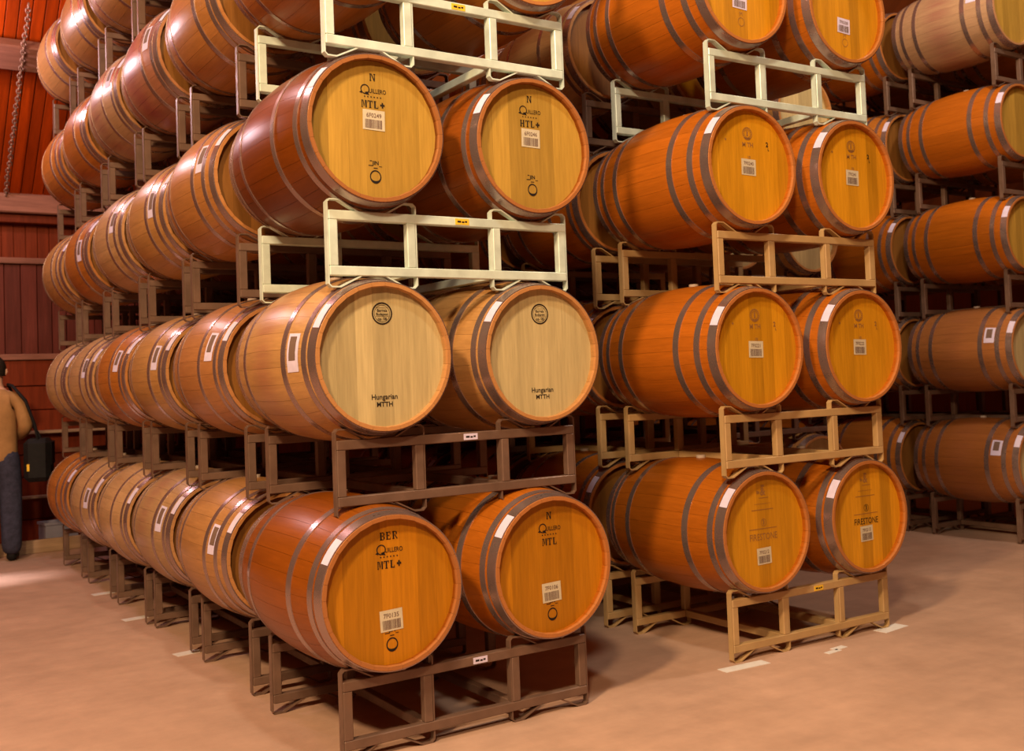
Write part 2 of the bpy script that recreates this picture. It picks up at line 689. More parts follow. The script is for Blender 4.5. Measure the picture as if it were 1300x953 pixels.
# hoop sticker and side barcode label shapes, made once
HOOP_STICKER = {k: patch_mesh('hoop_sticker', -L / 2 + 0.0045, -L / 2 + 0.0475, 44, 64, 0.0042) for k in ('a',)}
SIDE_STICKER = {}
SIDE_BARS = {}
for k, (y0, y1, a0, a1) in {'a': (-0.350, -0.264, 70, 97), 'b': (-0.338, -0.256, 58, 80), 'c': (-0.352, -0.266, 62, 87)}.items():
    SIDE_STICKER[k] = patch_mesh('side_label', y0, y1, a0, a1, 0.0012)
    SIDE_BARS[k] = patch_mesh('barcode_block', y0 + 0.020, y1 - 0.016, a0 + 2.2, a0 + (a1 - a0) * 0.70, 0.0018)


def bung_mesh():
    mb = MB().tube([(0, 0, RB - 0.01), (0, 0, RB + 0.012), (0, 0, RB + 0.013)], [0.026, 0.026, 0.021], 12)
    return mb.mesh('bung', 40)


BUNG = bung_mesh()

# ---- printing on the heads: flat shapes in the xz plane, seen from -y
TXT = {}


def text_mesh(s, size, bold=0.0, sx=1.0):
    key = (s, size, bold, sx)
    if key in TXT:
        return TXT[key]
    cu = bpy.data.curves.new('lettering', 'FONT')
    cu.body = s
    cu.size = size
    cu.offset = bold
    cu.align_x = 'CENTER'
    cu.align_y = 'CENTER'
    cu.resolution_u = 2
    o = bpy.data.objects.new('lettering', cu)
    COL.objects.link(o)
    bpy.context.view_layer.update()
    me = bpy.data.meshes.new_from_object(o.evaluated_get(bpy.context.evaluated_depsgraph_get()))
    bpy.data.objects.remove(o)
    for v in me.vertices:
        v.co = (v.co.x * sx, 0, v.co.y)
    me.name = 'lettering'
    me.materials.clear()
    TXT[key] = me
    return me


def flat(name, rects, polys=()):
    """rects: (x0,x1,z0,z1)"""
    V, F = [], []
    for x0, x1, z0, z1 in rects:
        b = len(V)
        V += [(x0, 0, z0), (x1, 0, z0), (x1, 0, z1), (x0, 0, z1)]
        F.append((b, b + 1, b + 2, b + 3))
    for p in polys:
        b = len(V)
        V += [(x_, 0, z_) for x_, z_ in p]
        F.append(tuple(range(b, b + len(p))))
    return mesh(name, V, F)


# stencil slab letters on a 1 x 1 cell
GL = {
    'N': ([(0, .36, .9, 1), (.06, .22, 0, .9), (0, .28, 0, .1), (.70, .84, .12, 1), (.62, .92, .9, 1)], [[(.24, .88), (.42, .88), (.84, 0), (.66, 0)]]),
    'M': ([(0, .22, .9, 1), (.04, .18, 0, .9), (0, .24, 0, .1), (.72, .96, 0, 1)], [[(.22, 1), (.38, 1), (.52, .25), (.44, .05)], [(.66, 1), (.69, 1), (.55, .25), (.52, .4)]]),
    'T': ([(.34, .58, 0, 1), (.24, .68, 0, .09), (0, .31, .88, 1), (.61, .92, .88, 1), (0, .08, .66, .88), (.84, .92, .66, .88)], []),
    'L': ([(.08, .34, 0, 1), (0, .44, .91, 1), (.38, .80, 0, .11), (.72, .80, .11, .34)], []),
    '+': ([(.32, .58, .12, .88), (.06, .29, .36, .64), (.61, .84, .36, .64)], []),
    'B': ([(.06, .32, 0, 1), (0, .36, .91, 1), (0, .36, 0, .09), (.38, .66, .89, 1), (.38, .66, .45, .56), (.38, .66, 0, .11), (.62, .82, .58, .90), (.62, .86, .10, .44)], []),
    'E': ([(.06, .32, 0, 1), (0, .36, .91, 1), (0, .36, 0, .09), (.38, .78, .90, 1), (.70, .78, .68, .9), (.38, .60, .45, .56), (.38, .80, 0, .10), (.72, .80, .1, .32)], []),
    'R': ([(.06, .32, 0, 1), (0, .36, .91, 1), (0, .38, 0, .09), (.38, .66, .89, 1), (.38, .60, .45, .56), (.62, .82, .58, .90)], [[(.44, .43), (.62, .43), (.98, 0), (.74, 0)]]),
    'H': ([(.06, .30, 0, 1), (0, .36, .91, 1), (0, .36, 0, .09), (.62, .86, 0, 1), (.56, .92, .91, 1), (.56, .92, 0, .09), (.34, .58, .44, .56)], []),
}


def stencil(word, h, wd):
    key = ('stencil', word, h, wd)
    if key in TXT:
        return TXT[key]
    rects, polys = [], []
    n = len(word)
    for i, ch in enumerate(word):
        if ch == ' ':
            continue
        ox = (i - n / 2) * wd * 1.12 + wd * 0.08
        rs, ps = GL[ch]
        rects += [(ox + a * wd, ox + b * wd, (c - .5) * h, (d - .5) * h) for a, b, c, d in rs]
        polys += [[(ox + a * wd, (c - .5) * h) for a, c in p] for p in ps]
    TXT[key] = flat('stencil_lettering', rects, polys)
    return TXT[key]


def ring_shape(name, r0, r1, sx=1.0, n=28, thick_bottom=0.0):
    V, F = [], []
    for k in range(n):
        a = 2 * math.pi * k / n
        add = thick_bottom * max(0, -math.cos(a)) ** 2
        for r in (r0 - add, r1):
            V.append((r * math.sin(a) * sx, 0, r * math.cos(a)))
    for k in range(n):
        p, q = 2 * k, 2 * ((k + 1) % n)
        F.append((p, p + 1, q + 1, q))
    return mesh(name, V, F)


def merge(name, parts):
    V, F = [], []
    for me, dx, dz in parts:
        b = len(V)
        V += [(v.co.x + dx, v.co.y, v.co.z + dz) for v in me.vertices]
        F += [tuple(b + q for q in p.vertices) for p in me.polygons]
    return mesh(name, V, F)


def diamond(r):
    return [(0, r), (r, 0), (0, -r), (-r, 0)]


LOGO = merge('cooper_logo', [
    (ring_shape('r', 0.0185, 0.0235), -0.036, 0.004),
    (flat('t', [], [[(-0.038, -0.010), (-0.024, -0.006), (-0.014, -0.022), (-0.030, -0.020)], [(-0.066, -0.012), (-0.052, -0.004), (-0.052, -0.018)]]), 0, 0),
    (text_mesh('UILLERO', 0.030, 0.0002, 0.78), 0.028, -0.002),
    (flat('d', [], [[(x_ + i * 0.0165 - 0.041, z_ - 0.030) for x_, z_ in diamond(0.0042)] for i in range(6)]), 0.002, 0)])
for v in LOGO.vertices:
    v.co *= 0.86
COOPER_RING = merge('cooper_stamp', [
    (ring_shape('r', 0.0225, 0.0275, 0.92, thick_bottom=0.006), 0, -0.026),
    (text_mesh('JIN', 0.022, 0.0006), 0.002, 0.030),
    (flat('d', [(-0.030, -0.014, 0.018, 0.021), (0.016, 0.030, 0.016, 0.018), (-0.008, 0.010, 0.008, 0.011), (-0.024, -0.014, 0.037, 0.040)]), 0, 0)])
SEAL = merge('round_seal', [
    (ring_shape('r', 0.0395, 0.0455), 0, 0), (ring_shape('r', 0.0335, 0.0350), 0, 0),
    (text_mesh('Barrels', 0.016, 0.0002), 0, 0.012), (text_mesh('Budapest', 0.0145, 0.0002), 0, -0.003),
    (flat('d', [(-0.027, 0.027, 0.0225, 0.0235), (-0.029, 0.029, -0.012, -0.011)]), 0, 0),
    (text_mesh('op. 08', 0.016, 0.0002), 0, -0.022)])
HUNG = merge('lettering', [(text_mesh('Hungarian', 0.030, 0.0004, 0.95), 0, 0.014), (text_mesh('MTTH', 0.027, 0.0005), 0, -0.016)])
EMBLEM = merge('round_emblem', [
    (ring_shape('r', 0.0290, 0.0330), 0, 0), (ring_shape('r', 0.0185, 0.0200), 0, 0),
    (flat('d', [(-0.005, 0.005, -0.012, 0.014)], [[(-0.022 + 0.0, -0.020), (0.022, -0.020), (0.014, -0.028), (-0.014, -0.028)]]), 0, 0)] +
    [(flat('k', [], [[(0.0245 * math.sin(q) + x_, 0.0245 * math.cos(q) + z_) for x_, z_ in diamond(0.0034)] for q in [i * math.pi / 8 for i in range(16)]]), 0, 0)])
MTH = text_mesh('M TH', 0.032, 0.0006)
SMALL_MARK = merge('small_mark', [(text_mesh('2', 0.034, 0.001), 0, 0.004), (text_mesh('L', 0.018, 0.0008), 0.008, -0.020)])
DOT_MARK = flat('small_mark', [], [diamond(0.007)])
OAK_MARK = merge('cooperage_mark', [
    (text_mesh('Bt', 0.022, 0.0006), -0.026, 0.004), (text_mesh('&', 0.056, 0.0012), 0.006, 0.006),
    (flat('d', [(-0.02, 0.045, -0.026, -0.0235), (-0.004, 0.018, 0.030, 0.040)]), 0, 0)])
LINE_MARK = flat('printed_rule', [(-0.075, 0.075, 0.0, 0.003), (-0.055, 0.058, 0.030, 0.0315)])
THREE = merge('circled_number', [(ring_shape('r', 0.0165, 0.0190), 0, 0), (text_mesh('3', 0.030, 0.001), 0, 0)])
FIRE = text_mesh('FIRESTONE', 0.047, 0.0002, 0.82)
OVAL = merge('faint_oval', [(ring_shape('r', 0.020, 0.0225), 0, -0.012), (text_mesh('M', 0.03, 0.0), 0, 0.028)])


def barcode_mesh(wd, h, n, seed):
    rnd = random.Random(seed)
    x_ = -wd / 2
    rects = []
    while x_ < wd / 2 - 0.002:
        b = rnd.choice((0.0014, 0.0022, 0.0034))
        rects.append((x_, min(x_ + b, wd / 2), -h / 2, h / 2))
        x_ += b + rnd.choice((0.0009, 0.0014, 0.0018))
    return flat('barcode', rects)


BARCODE = [barcode_mesh(0.078, 0.036, 0, i) for i in range(4)]
STICKER = mesh('barcode_label', [(-.049, 0, -.041), (.049, 0, -.041), (.049, 0, .041), (-.049, 0, .041)], [(0, 1, 2, 3)])


# ------------------------------------------------------------------ barrels
def head_print(root, me, x_, z_, material='print', tilt=0.0, off=0.0012):
    if me.materials and me.materials[0] != M[material]:
        me = me.copy()
        me.materials.clear()
    return obj(me.name.split('.')[0], me, material, root, (x_, HEAD_Y - off, AX + z_), (0, tilt, 0))


def head_sticker(root, number, x_, z_, tilt=0.0, ivory=True, seed=0):
    st = STICKER if ivory else STICKER_W
    s = obj('barcode_label', st, 'label_ivory' if ivory else 'paper', root, (x_, HEAD_Y - 0.0015, AX + z_), (0, tilt, 0))
    t = text_mesh(number, 0.025, 0.0003, 0.92)
    obj('barcode_number', t, 'barcode', s, (0, -0.0008, 0.018))
    obj('barcode', BARCODE[seed % 4], 'barcode', s, (0, -0.0008, -0.016))


STICKER_W = STICKER.copy()
ORANGE = (0.54, 0.145, 0.010, 1)
AMBER = (0.62, 0.215, 0.035, 1)
TAN = (0.64, 0.33, 0.11, 1)
PALE = (0.70, 0.42, 0.20, 1)
H_GOLD = (0.60, 0.355, 0.062, 1)
H_PALE = (0.68, 0.54, 0.27, 1)
H_ORANGE = (0.62, 0.24, 0.008, 1)


SHORT = 0.905                               # the barrels behind the end stacks are a shorter make
AK = [0, 1.045, 2.07, 2.99, 4.02, 5.07]     # where the stacks of the nearest row stand


def barrel(loc, rz, label, group, color=TAN, head=H_GOLD, hoops='tight', detail=True, sticker=True, side=None, rivets=False, back=False):
    root = empty('wine_barrel', loc, rz)
    if back:
        root.scale = (1, SHORT, 1)
    tag(root, label, 'barrel', group)
    c = (0, 0, AX)
    if detail:
        off = random.uniform(0, 2 * math.pi / NST)
        for i in range(NST):
            obj('stave', STAVE, 'stave', root, c, (0, 2 * math.pi * i / NST + off, 0), color)
        for b in BOARDS:
            obj('head_board', b, 'head', root, c, (0, 0, 0), head)
        obj('rear_head', HEAD_B, 'head', root, c, (0, 0, 0), head)
        obj('bung', BUNG, 'silicone', root, c)
    else:
        obj('barrel_body', BODY, 'stave', root, c, (0, 0, 0), color)
        obj('front_head', HEAD_F, 'head', root, c, (0, 0, 0), head)
        obj('rear_head', HEAD_B, 'head', root, c, (0, 0, 0), head)
    for j, (hm, hy) in enumerate(HOOPS[hoops]):
        h = obj('hoop', hm, 'hoop', root, c, (0, 0, 0))
        if rivets and j < 3:
            for q in ((8, 12) if j != 1 else (-25, -22)):
                a = R(q + 3 * j)
                r = prof(hy) + 0.003
                obj('rivet', RIVET, 'hoop', h, (-r * math.sin(a), hy, r * math.cos(a)), (0, -a, 0))
    if sticker:
        obj('hoop_sticker', HOOP_STICKER['a'], 'paper', root, c, (0, R(random.uniform(-4, 4)), 0))
    if side:
        s = obj('side_label', SIDE_STICKER[side], 'paper', root, c, (0, R(random.uniform(-3, 3)), 0))
        obj('barcode_block', SIDE_BARS[side], 'barcode', s)
    return root


# ------------------------------------------------------------------ racks
W, PA, RT, TT, BBOT, RD = 1.168, 0.40, 0.356, 0.3095, 0.048, 0.765
LEVEL, PITCHD = 0.917, 1.015
BZ = 0.637 - AX                              # base of a barrel above the foot of its rack
TB = 0.038


def loop_path(x, sgn):
    return [(x + sgn * 0.140, TT), (x + sgn * 0.054, RT), (x + sgn * 0.014, RT), (x, RT - 0.014), (x, 0.014), (x + sgn * 0.014, 0.0),
            (x + sgn * 0.054, 0.0), (x + sgn * 0.150, BBOT)]


RK = {}
RK['rail'] = box_mesh('rack_rail', 0.007, W - 0.007, 0, TB, 0, TB, 0.003)
RK['post'] = box_mesh('rack_post', 0, TB, 0.001, TB - 0.001, BBOT + TB, TT - TB, 0.003)
RK['cross'] = box_mesh('cross_rail', 0, TB, TB, RD, 0, TB, 0.003)
for sgn in (1, -1):
    p = loop_path(0, sgn)
    RK[sgn] = MB().strip(p if sgn < 0 else p, 0.004, TB - 0.004, 0.006 * (-1 if sgn > 0 else 1) * -1).mesh('barrel_loop')
RK['plate'] = box_mesh('maker_plate', -0.034, 0.034, -0.0015, 0, -0.013, 0.013)
RK['marks'] = flat('plate_print', [(-0.024, -0.006, -0.004, 0.004), (-0.002, 0.010, -0.005, 0.002), (0.013, 0.024, -0.003, 0.004)])
RKM = {}


def rk(key, material):
    k = (key, material)
    if k not in RKM:
        me = RK[key].copy()
        me.materials.clear()
        me.materials.append(M[material])
        RKM[k] = me
    return RKM[k]


def rack(loc, rz, label, group, material='brown_steel', plate=None):
    root = empty('barrel_rack', loc, rz)
    tag(root, label, 'rack', group)
    for y in (0.0, RD):
        obj('rack_rail', rk('rail', material), None, root, (0, y, TT - TB))
        obj('rack_rail', rk('rail', material), None, root, (0, y, BBOT))
        for x_ in (0.007, PA - TB - 0.007, W - PA + 0.007, W - TB - 0.007):
            obj('rack_post', rk('post', material), None, root, (x_, y, 0))
        for x_, sgn in ((0, 1), (PA, -1), (W - PA, 1), (W, -1)):
            obj('barrel_loop', rk(sgn, material), None, root, (x_, y, 0))
    for x_ in (PA - TB - 0.007, W - PA + 0.007):
        obj('cross_rail', rk('cross', material), None, root, (x_, 0, BBOT + 0.001))
    if plate:
        pl_ = obj('maker_plate', rk('plate', plate), None, root, (W * 0.53, 0.0, TT - TB / 2))
        obj('plate_print', rk('marks', 'print'), None, pl_, (0, -0.0022, 0))
    return root


TIER = ['bottom', 'second', 'third', 'fourth', 'fifth']
BACK = ['end', 'second', 'third', 'fourth', 'fifth', 'sixth']


def row(origin, rz, dx, depth_n, place):
    """place(tier, k, rack_location, barrel_locations)"""
    for k in range(depth_n):
        for t in range(5):
            place(t, k)


def pos(origin, rz, u_, s_, z_):
    return (origin[0] + u_ * math.cos(rz) - s_ * math.sin(rz), origin[1] + u_ * math.sin(rz) + s_ * math.cos(rz), z_)


OVER = (L - RD - TB) / 2                   # overhang of the barrel in front of its rack
BU = (PA / 2, W - PA / 2)

# ---- nearest row, six stacks deep, five tiers
A_OFF = {0: (-0.022, -0.045), 1: (0.016, 0.034), 2: (0.009, 0.030), 3: (0.004, -0.010), 4: (0.0, 0.0)}
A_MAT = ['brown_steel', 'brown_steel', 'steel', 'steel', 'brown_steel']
A_PLATE = ['paper', 'paper', 'yellow', 'yellow', None]
rc = random.Random(11)
A_LEFT_COL = {(0, 0): (0.36, 0.092, 0.006, 1), (1, 0): (0.70, 0.38, 0.14, 0.6), (2, 0): (0.23, 0.055, 0.005, 1), (3, 0): AMBER,
              (0, 1): (0.60, 0.29, 0.10, 1), (1, 1): (0.58, 0.25, 0.085, 1), (2, 1): (0.60, 0.26, 0.075, 1), (3, 1): (0.58, 0.25, 0.075, 1),
              (0, 2): (0.60, 0.36, 0.17, 0.7), (1, 2): TAN, (2, 2): TAN, (3, 2): (0.52, 0.22, 0.13, 0.0),
              (3, 3): (0.60, 0.36, 0.20, 0.5), (3, 4): AMBER, (3, 5): AMBER}
SIDE = {(1, 0): 'a', (0, 1): 'c', (1, 1): 'c', (2, 1): 'c', (0, 2): 'c', (1, 2): 'c', (2, 2): 'a', (3, 2): 'c', (3, 3): 'c', (1, 3): 'c', (2, 3): 'c',
        (0, 4): 'c', (1, 4): 'c', (2, 4): 'a'}
FRONT = []
for k in range(6):
    for t in range(5):
        du, ds = A_OFF[t] if k == 0 else (rc.uniform(-0.012, 0.012), rc.uniform(-0.012, 0.012))
        z = t * LEVEL
        g = 'barrels of the nearest row'
        where = 'end stack' if k == 0 else BACK[k] + ' stack back'
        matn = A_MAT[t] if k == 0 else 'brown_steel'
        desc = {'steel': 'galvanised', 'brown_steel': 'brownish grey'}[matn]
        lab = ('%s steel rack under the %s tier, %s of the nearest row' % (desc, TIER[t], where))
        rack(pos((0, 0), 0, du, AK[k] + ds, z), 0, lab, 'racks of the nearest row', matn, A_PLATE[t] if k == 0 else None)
        for c in (0, 1):
            y = AK[k] + ds + RD / 2 + TB / 2 + rc.uniform(-0.008, 0.008) + (0.048 if k else 0)
            loc = (BU[c] + du, y, z + BZ)
            if c == 0:
                colr = A_LEFT_COL.get((t, k), rc.choice((TAN, AMBER, PALE)))
            else:
                colr = {0: ORANGE, 1: TAN, 2: (0.34, 0.085, 0.008, 1), 3: AMBER}.get(t, AMBER)
            if k == 0:
                hd = {0: H_ORANGE, 1: H_PALE, 2: H_GOLD, 3: H_GOLD, 4: H_GOLD}[t]
                b = barrel(loc, 0, 'x', g, colr, hd, 'tight' if t in (0, 1) else 'even', t < 4, True, SIDE.get((t, k)) if c == 0 else None, True)
                FRONT.append((t, c, b))
            elif c == 0:
                kind = 'oak'
                if colr[3] < 0.3:
                    kind = 'wine-stained pink oak'
                lab = '%s barrel, %s tier, %s, aisle side of the nearest row' % (kind, TIER[t], where)
                barrel(loc, 0, lab, g, colr, (0.34, 0.14, 0.03, 1), rc.choice(('tight', 'wide', 'even')), True, True, SIDE.get((t, k)), back=True)  # head colour darkened: shade of the narrow gaps is painted in
            else:
                barrel(loc, 0, 'oak barrel in the %s tier, %s, inner column of the nearest row' % (TIER[t], where), g, colr, H_GOLD, 'even', False, False, back=True)

FRONT_LABEL = {
    (0, 0): 'orange oak barrel stencilled BER and MTL+, barcode 7F0135, bottom tier',
    (0, 1): 'orange oak barrel stencilled N and MTL, barcode 7F0106, bottom tier of nearest row',
    (1, 0): 'pale barrel lettered Hungarian MTTH with barcode label on its side',
    (1, 1): 'pale barrel lettered Hungarian MTTH, shaded by its twin on the same rack',
    (2, 0): 'golden-headed barrel stencilled N and MTL+, barcode 6F0249, third tier',
    (2, 1): 'golden-headed barrel stencilled N and HTL+, barcode 6F0246, third tier',
    (3, 0): 'oak barrel on the fourth tier of the nearest end stack, aisle side',
    (3, 1): 'oak barrel on the fourth tier of the nearest end stack, inner side',
    (4, 0): 'oak barrel on the fifth tier of the nearest end stack, aisle side',
    (4, 1): 'oak barrel on the fifth tier of the nearest end stack, inner side'}
for t, c, b in FRONT:
    b['label'] = FRONT_LABEL[(t, c)]
    if t in (0, 2):
        top = 'N' if (t, c) != (0, 0) else 'BER'
        z0 = 0.215
        head_print(b, stencil(top, 0.030, 0.028 if len(top) == 1 else 0.024), 0.0, z0)
        head_print(b, LOGO, -0.004, 0.160)
        head_print(b, stencil({(0, 0): 'MTL+', (0, 1): 'MTL', (2, 0): 'MTL+', (2, 1): 'HTL+'}[(t, c)], 0.030, 0.0245), 0.0, 0.104)
        if t == 2:
            head_sticker(b, '6F0249' if c == 0 else '6F0246', 0.0, 0.040, 0.02, True, c)
            head_print(b, COOPER_RING, 0.0, -0.165)
        else:
            head_sticker(b, '7F0135' if c == 0 else '7F0106', 0.0, -0.112, -0.04, True, c + 1)
            head_print(b, COOPER_RING, 0.0, -0.180)
    elif t == 1:
        head_print(b, SEAL, 0.005, 0.174)
        head_print(b, HUNG, 0.005, -0.176)

# ---- middle row with beige racks
BO, BRZ = (2.045, -0.035), R(-1.29)
gB = 'barrels of the row on beige racks'
B_MAT = ['beige', 'beige', 'beige', 'steel']
NUM = [['7F0212', '7F0213'], ['7F0221', '7F0222'], ['7F0240', '7F0241'], ['7F0307', '7F0308']]
for k in range(5):
    for t in range(4):
        du, ds = ({0: (0.035, 0.04), 1: (-0.012, -0.015), 2: (-0.005, -0.015), 3: (-0.01, -0.015)}[t] if k == 0 else (rc.uniform(-0.015, 0.015), rc.uniform(-0.02, 0.02)))
        z = t * LEVEL
        where = 'end stack' if k == 0 else BACK[k] + ' stack back'
        matn = B_MAT[t] if k == 0 else ('beige' if k == 1 and t < 3 else 'brown_steel')
        desc = {'steel': 'galvanised', 'brown_steel': 'brownish grey', 'beige': 'beige painted'}[matn]
        rack(pos(BO, BRZ, du, k * PITCHD + ds, z), BRZ, '%s steel rack under the %s tier, %s of the middle row' % (desc, TIER[t], where),
             'racks of the middle row', matn, 'yellow' if (k, t) == (0, 0) else None)
        for c in (0, 1):
            loc = pos(BO, BRZ, BU[c] + du, k * PITCHD + ds + RD / 2 + TB / 2 + (0.04 if k else 0), z + BZ)
            colr = rc.choice((ORANGE, (0.54, 0.145, 0.010, 1), (0.60, 0.16, 0.012, 1)))
            if k == 1 and t == 3:
                colr = PALE
            if k == 0:
                b = barrel(loc, BRZ, 'x', gB, colr, (0.80, 0.36, 0.014, 1), 'tight' if t == 0 else 'wide', True, True, None, t < 2)
                side = 'aisle side' if c == 0 else 'far side'
                if t == 0:
                    b['label'] = 'orange barrel printed FIRESTONE on beige floor rack, ' + ('nearer the stencilled barrels' if c == 0 else 'on its open corner')
                    head_print(b, OAK_MARK, 0.0, 0.190, 'faded')
                    head_print(b, LINE_MARK, 0.0, 0.105, 'faded')
                    head_print(b, THREE, 0.005, 0.042, 'print' if c else 'faded')
                    head_print(b, flat('printed_rule', [(-0.095, 0.095, 0, 0.003)]), 0.0, 0.010, 'faded')
                    head_print(b, FIRE, 0.0, -0.030, 'print' if c else 'faded')
                    head_sticker(b, NUM[t][c], 0.0, -0.095 - (0.0 if c else 0.03), -0.03, True, c)
                elif t in (1, 2):
                    b['label'] = 'barrel with round emblem, %s tier of middle row, facing the %s row' % (TIER[t], 'nearest' if c == 0 else 'far')
                    head_print(b, EMBLEM, 0.0, 0.165, 'faded')
                    head_print(b, MTH, 0.0, 0.108, 'faded')
                    head_print(b, SMALL_MARK, 0.135, 0.115, 'print' if (t == 2) else 'faded')
                    head_print(b, DOT_MARK, -0.15, 0.125, 'faded')
                    head_print(b, text_mesh('10', 0.020, 0.0006), 0.005, 0.045, 'faded')
                    head_sticker(b, NUM[t][c], 0.0, -0.005, 0.02, True, c + 2)
                else:
                    b['label'] = 'golden-headed barrel with white barcode label, middle row top, ' + ('beside the nearest row' if c == 0 else 'beside the far row')
                    head_sticker(b, NUM[t][c], -0.005, -0.075 if c == 0 else -0.09, 0.05, False, c)
                    head_print(b, OVAL, 0.0, -0.170, 'faded')
            elif c == 0 and k < 4:
                barrel(loc, BRZ, 'oak barrel, %s tier, %s of the middle row, column beside the nearest row' % (TIER[t], where), gB, colr, (0.34, 0.14, 0.03, 1),  # dark head colour carries the painted shade between barrels
                       'even', True, True, back=True)
            else:
                barrel(loc, BRZ, 'oak barrel, %s tier, %s of the middle row, column beside the %s row' % (TIER[t], where, 'nearest' if c == 0 else 'far'), gB, colr, H_ORANGE, 'even', False, False, back=True)

# ---- shorter row standing farther back, seen through the middle row's racks
DO = (3.62, 1.62)
gD = 'barrels of the short row behind the middle row'
for k in range(2):
    for t in range(5):
        z = t * LEVEL
        where = 'end stack' if k == 0 else BACK[k] + ' stack back'
        rack(pos(DO, 0, rc.uniform(-0.01, 0.01), k * PITCHD, z), 0, 'brown steel rack under the %s tier, %s of the short row' % (TIER[t], where),
             'racks of the short row', 'brown_steel')
        for c in (0, 1):
            loc = pos(DO, 0, BU[c], k * PITCHD + RD / 2 + TB / 2, z + BZ)
            if k == 0:
                barrel(loc, 0, 'pale-headed barrel in the %s tier of the short row, %s' % (TIER[t], 'behind the beige racks' if c == 0 else 'facing the far row'), gD, TAN, H_PALE, 'wide', c == 1 and t in (2, 3), True)
            else:
                barrel(loc, 0, 'oak barrel in the %s tier, %s, of the short row, %s column' % (TIER[t], where, 'near' if c == 0 else 'far'), gD, TAN, H_GOLD, 'even', False, False)

# ---- far row beyond the open floor
CO = (6.20, 0.99)
gC = 'barrels of the far row'
C_COL = {(4, 0): (0.62, 0.38, 0.22, 0.55), (3, 0): (0.62, 0.165, 0.012, 1), (2, 0): (0.62, 0.165, 0.010, 1), (1, 0): (0.52, 0.20, 0.06, 0.9), (0, 0): (0.46, 0.16, 0.04, 0.9)}
for k in range(5):
    for t in range(5):
        z = t * LEVEL * 0.995
        where = 'end stack' if k == 0 else BACK[k] + ' stack back'
        du = rc.uniform(-0.015, 0.015)
        rack(pos(CO, 0, du, k * 1.03, z), 0, 'pinkish grey steel rack under the %s tier, %s of the far row' % (TIER[t], where), 'racks of the far row', 'brown_steel')
        for c in (0, 1):
            if c == 1 and k > 1:
                continue
            loc = pos(CO, 0, BU[c] + du, k * 1.03 + RD / 2 + TB / 2, z + BZ)
            if c == 0 and k < 4:
                colr = C_COL.get((t, k), rc.choice((AMBER, ORANGE)))
                look = 'rosy pale' if (t, k) == (4, 0) else 'oak'
                barrel(loc, 0, '%s barrel, %s tier, %s of the far row, aisle side' % (look, TIER[t], where), gC, colr, (0.34, 0.14, 0.03, 1) if k else (H_GOLD if t > 1 else H_PALE),  # rear stacks: gap shade put into the darker head colour
                       'wide', True, True, 'b' if (t, k) in ((4, 0), (1, 0), (0, 0)) else None, back=k > 0)
            else:
                barrel(loc, 0, 'oak barrel in the %s tier, %s, of the far row, %s column' % (TIER[t], where, 'aisle' if c == 0 else 'inner'), gC, AMBER, H_GOLD, 'wide', False, False, back=k > 0)

# ------------------------------------------------------------------ tape on the floor
gT = 'floor tape at the rack feet'


def tape(label, pieces, loc, rz=0.0):
    mb = MB()
    for p in pieces:
        mb.box(*p, 0.0, 0.002)
    o = obj('floor_tape', mb.mesh('floor_tape'), 'tape', None, loc, (0, 0, rz))
    tag(o, label, 'tape', gT)


tape('white tape patch under the beige rack foot beside the nearest row', [(-0.12, 0.16, -0.07, 0.0)], (2.07, -0.02, 0.0), R(-4))
tape('white tape patch under the beige rack foot on its open corner', [(-0.10, 0.12, -0.05, 0.03)], (3.22, -0.03, 0), R(6))
tape('torn white tape strip on the floor between the beige rack feet', [(-0.085, 0.02, -0.02, 0.015), (0.0, 0.095, 0.0, 0.04)], (2.65, -0.15, 0), R(4))
for n_, (x, y) in enumerate(((0.02, 2.12), (0.0, 3.25), (0.02, 4.30))):
    tape('white tape patch by the %s stack of the nearest row' % BACK[n_ + 2], [(-0.10, 0.05, -0.05, 0.03)], (x, y, 0), R(8))
tape('faint white tape mark on the open floor before the far row', [(-0.09, 0.09, -0.012, 0.012)], (5.0, -0.35, 0), R(12))

# ------------------------------------------------------------------ things at the end of the aisle
cr = empty('plastic_crate', (0.19, 7.22, 0.0), R(8))
tag(cr, 'pale blue plastic crate against the wooden wall at the aisle end', 'crate')
mb = MB()
mb.box(-0.15, 0.15, -0.11, 0.11, 0.0, 0.012)
obj('crate_floor', mb.mesh('crate_floor'), 'crate', cr)
for nm, bx in (('crate_wall', (-0.15, 0.15, -0.11, -0.10, 0.012, 0.24)), ('crate_wall', (-0.15, 0.15, 0.10, 0.11, 0.012, 0.24)),
               ('crate_wall', (-0.15, -0.14, -0.10, 0.10, 0.012, 0.24)), ('crate_wall', (0.14, 0.15, -0.10, 0.10, 0.012, 0.24))):
    obj(nm, box_mesh(nm, *bx), 'crate', cr)
obj('crate_rim', MB().box(-0.16, 0.16, -0.12, -0.11, 0.215, 0.24).box(-0.16, 0.16, 0.11, 0.12, 0.215, 0.24).box(-0.16, -0.15, -0.11, 0.11, 0.215, 0.24).box(0.15, 0.16, -0.11, 0.11, 0.215, 0.24).mesh('crate_rim'), 'crate', cr)

pk = obj('timber_plank', box_mesh('timber_plank', -0.50, 0.50, -0.03, 0.03, 0.0, 0.12, 0.006), 'plank', None, (0.05, 6.86, 0), (0, 0, R(3)))
tag(pk, 'pale timber plank lying on the floor before the wooden wall', 'plank')

# chain hanging down along the roof boards
ch = empty('hanging_chain', (-0.20, 7.42, roof_z(7.42) - 0.23))
tag(ch, 'rusty chain hanging along the red roof boards above the aisle end', 'chain')


def link_mesh():
    pts = []
    for k in range(13):
        a = 2 * math.pi * k / 12
        pts.append((0.018 * math.cos(a), 0, 0.030 * math.sin(a)))
    return MB().tube(pts, 0.0065, 6).mesh('chain_link', 60)


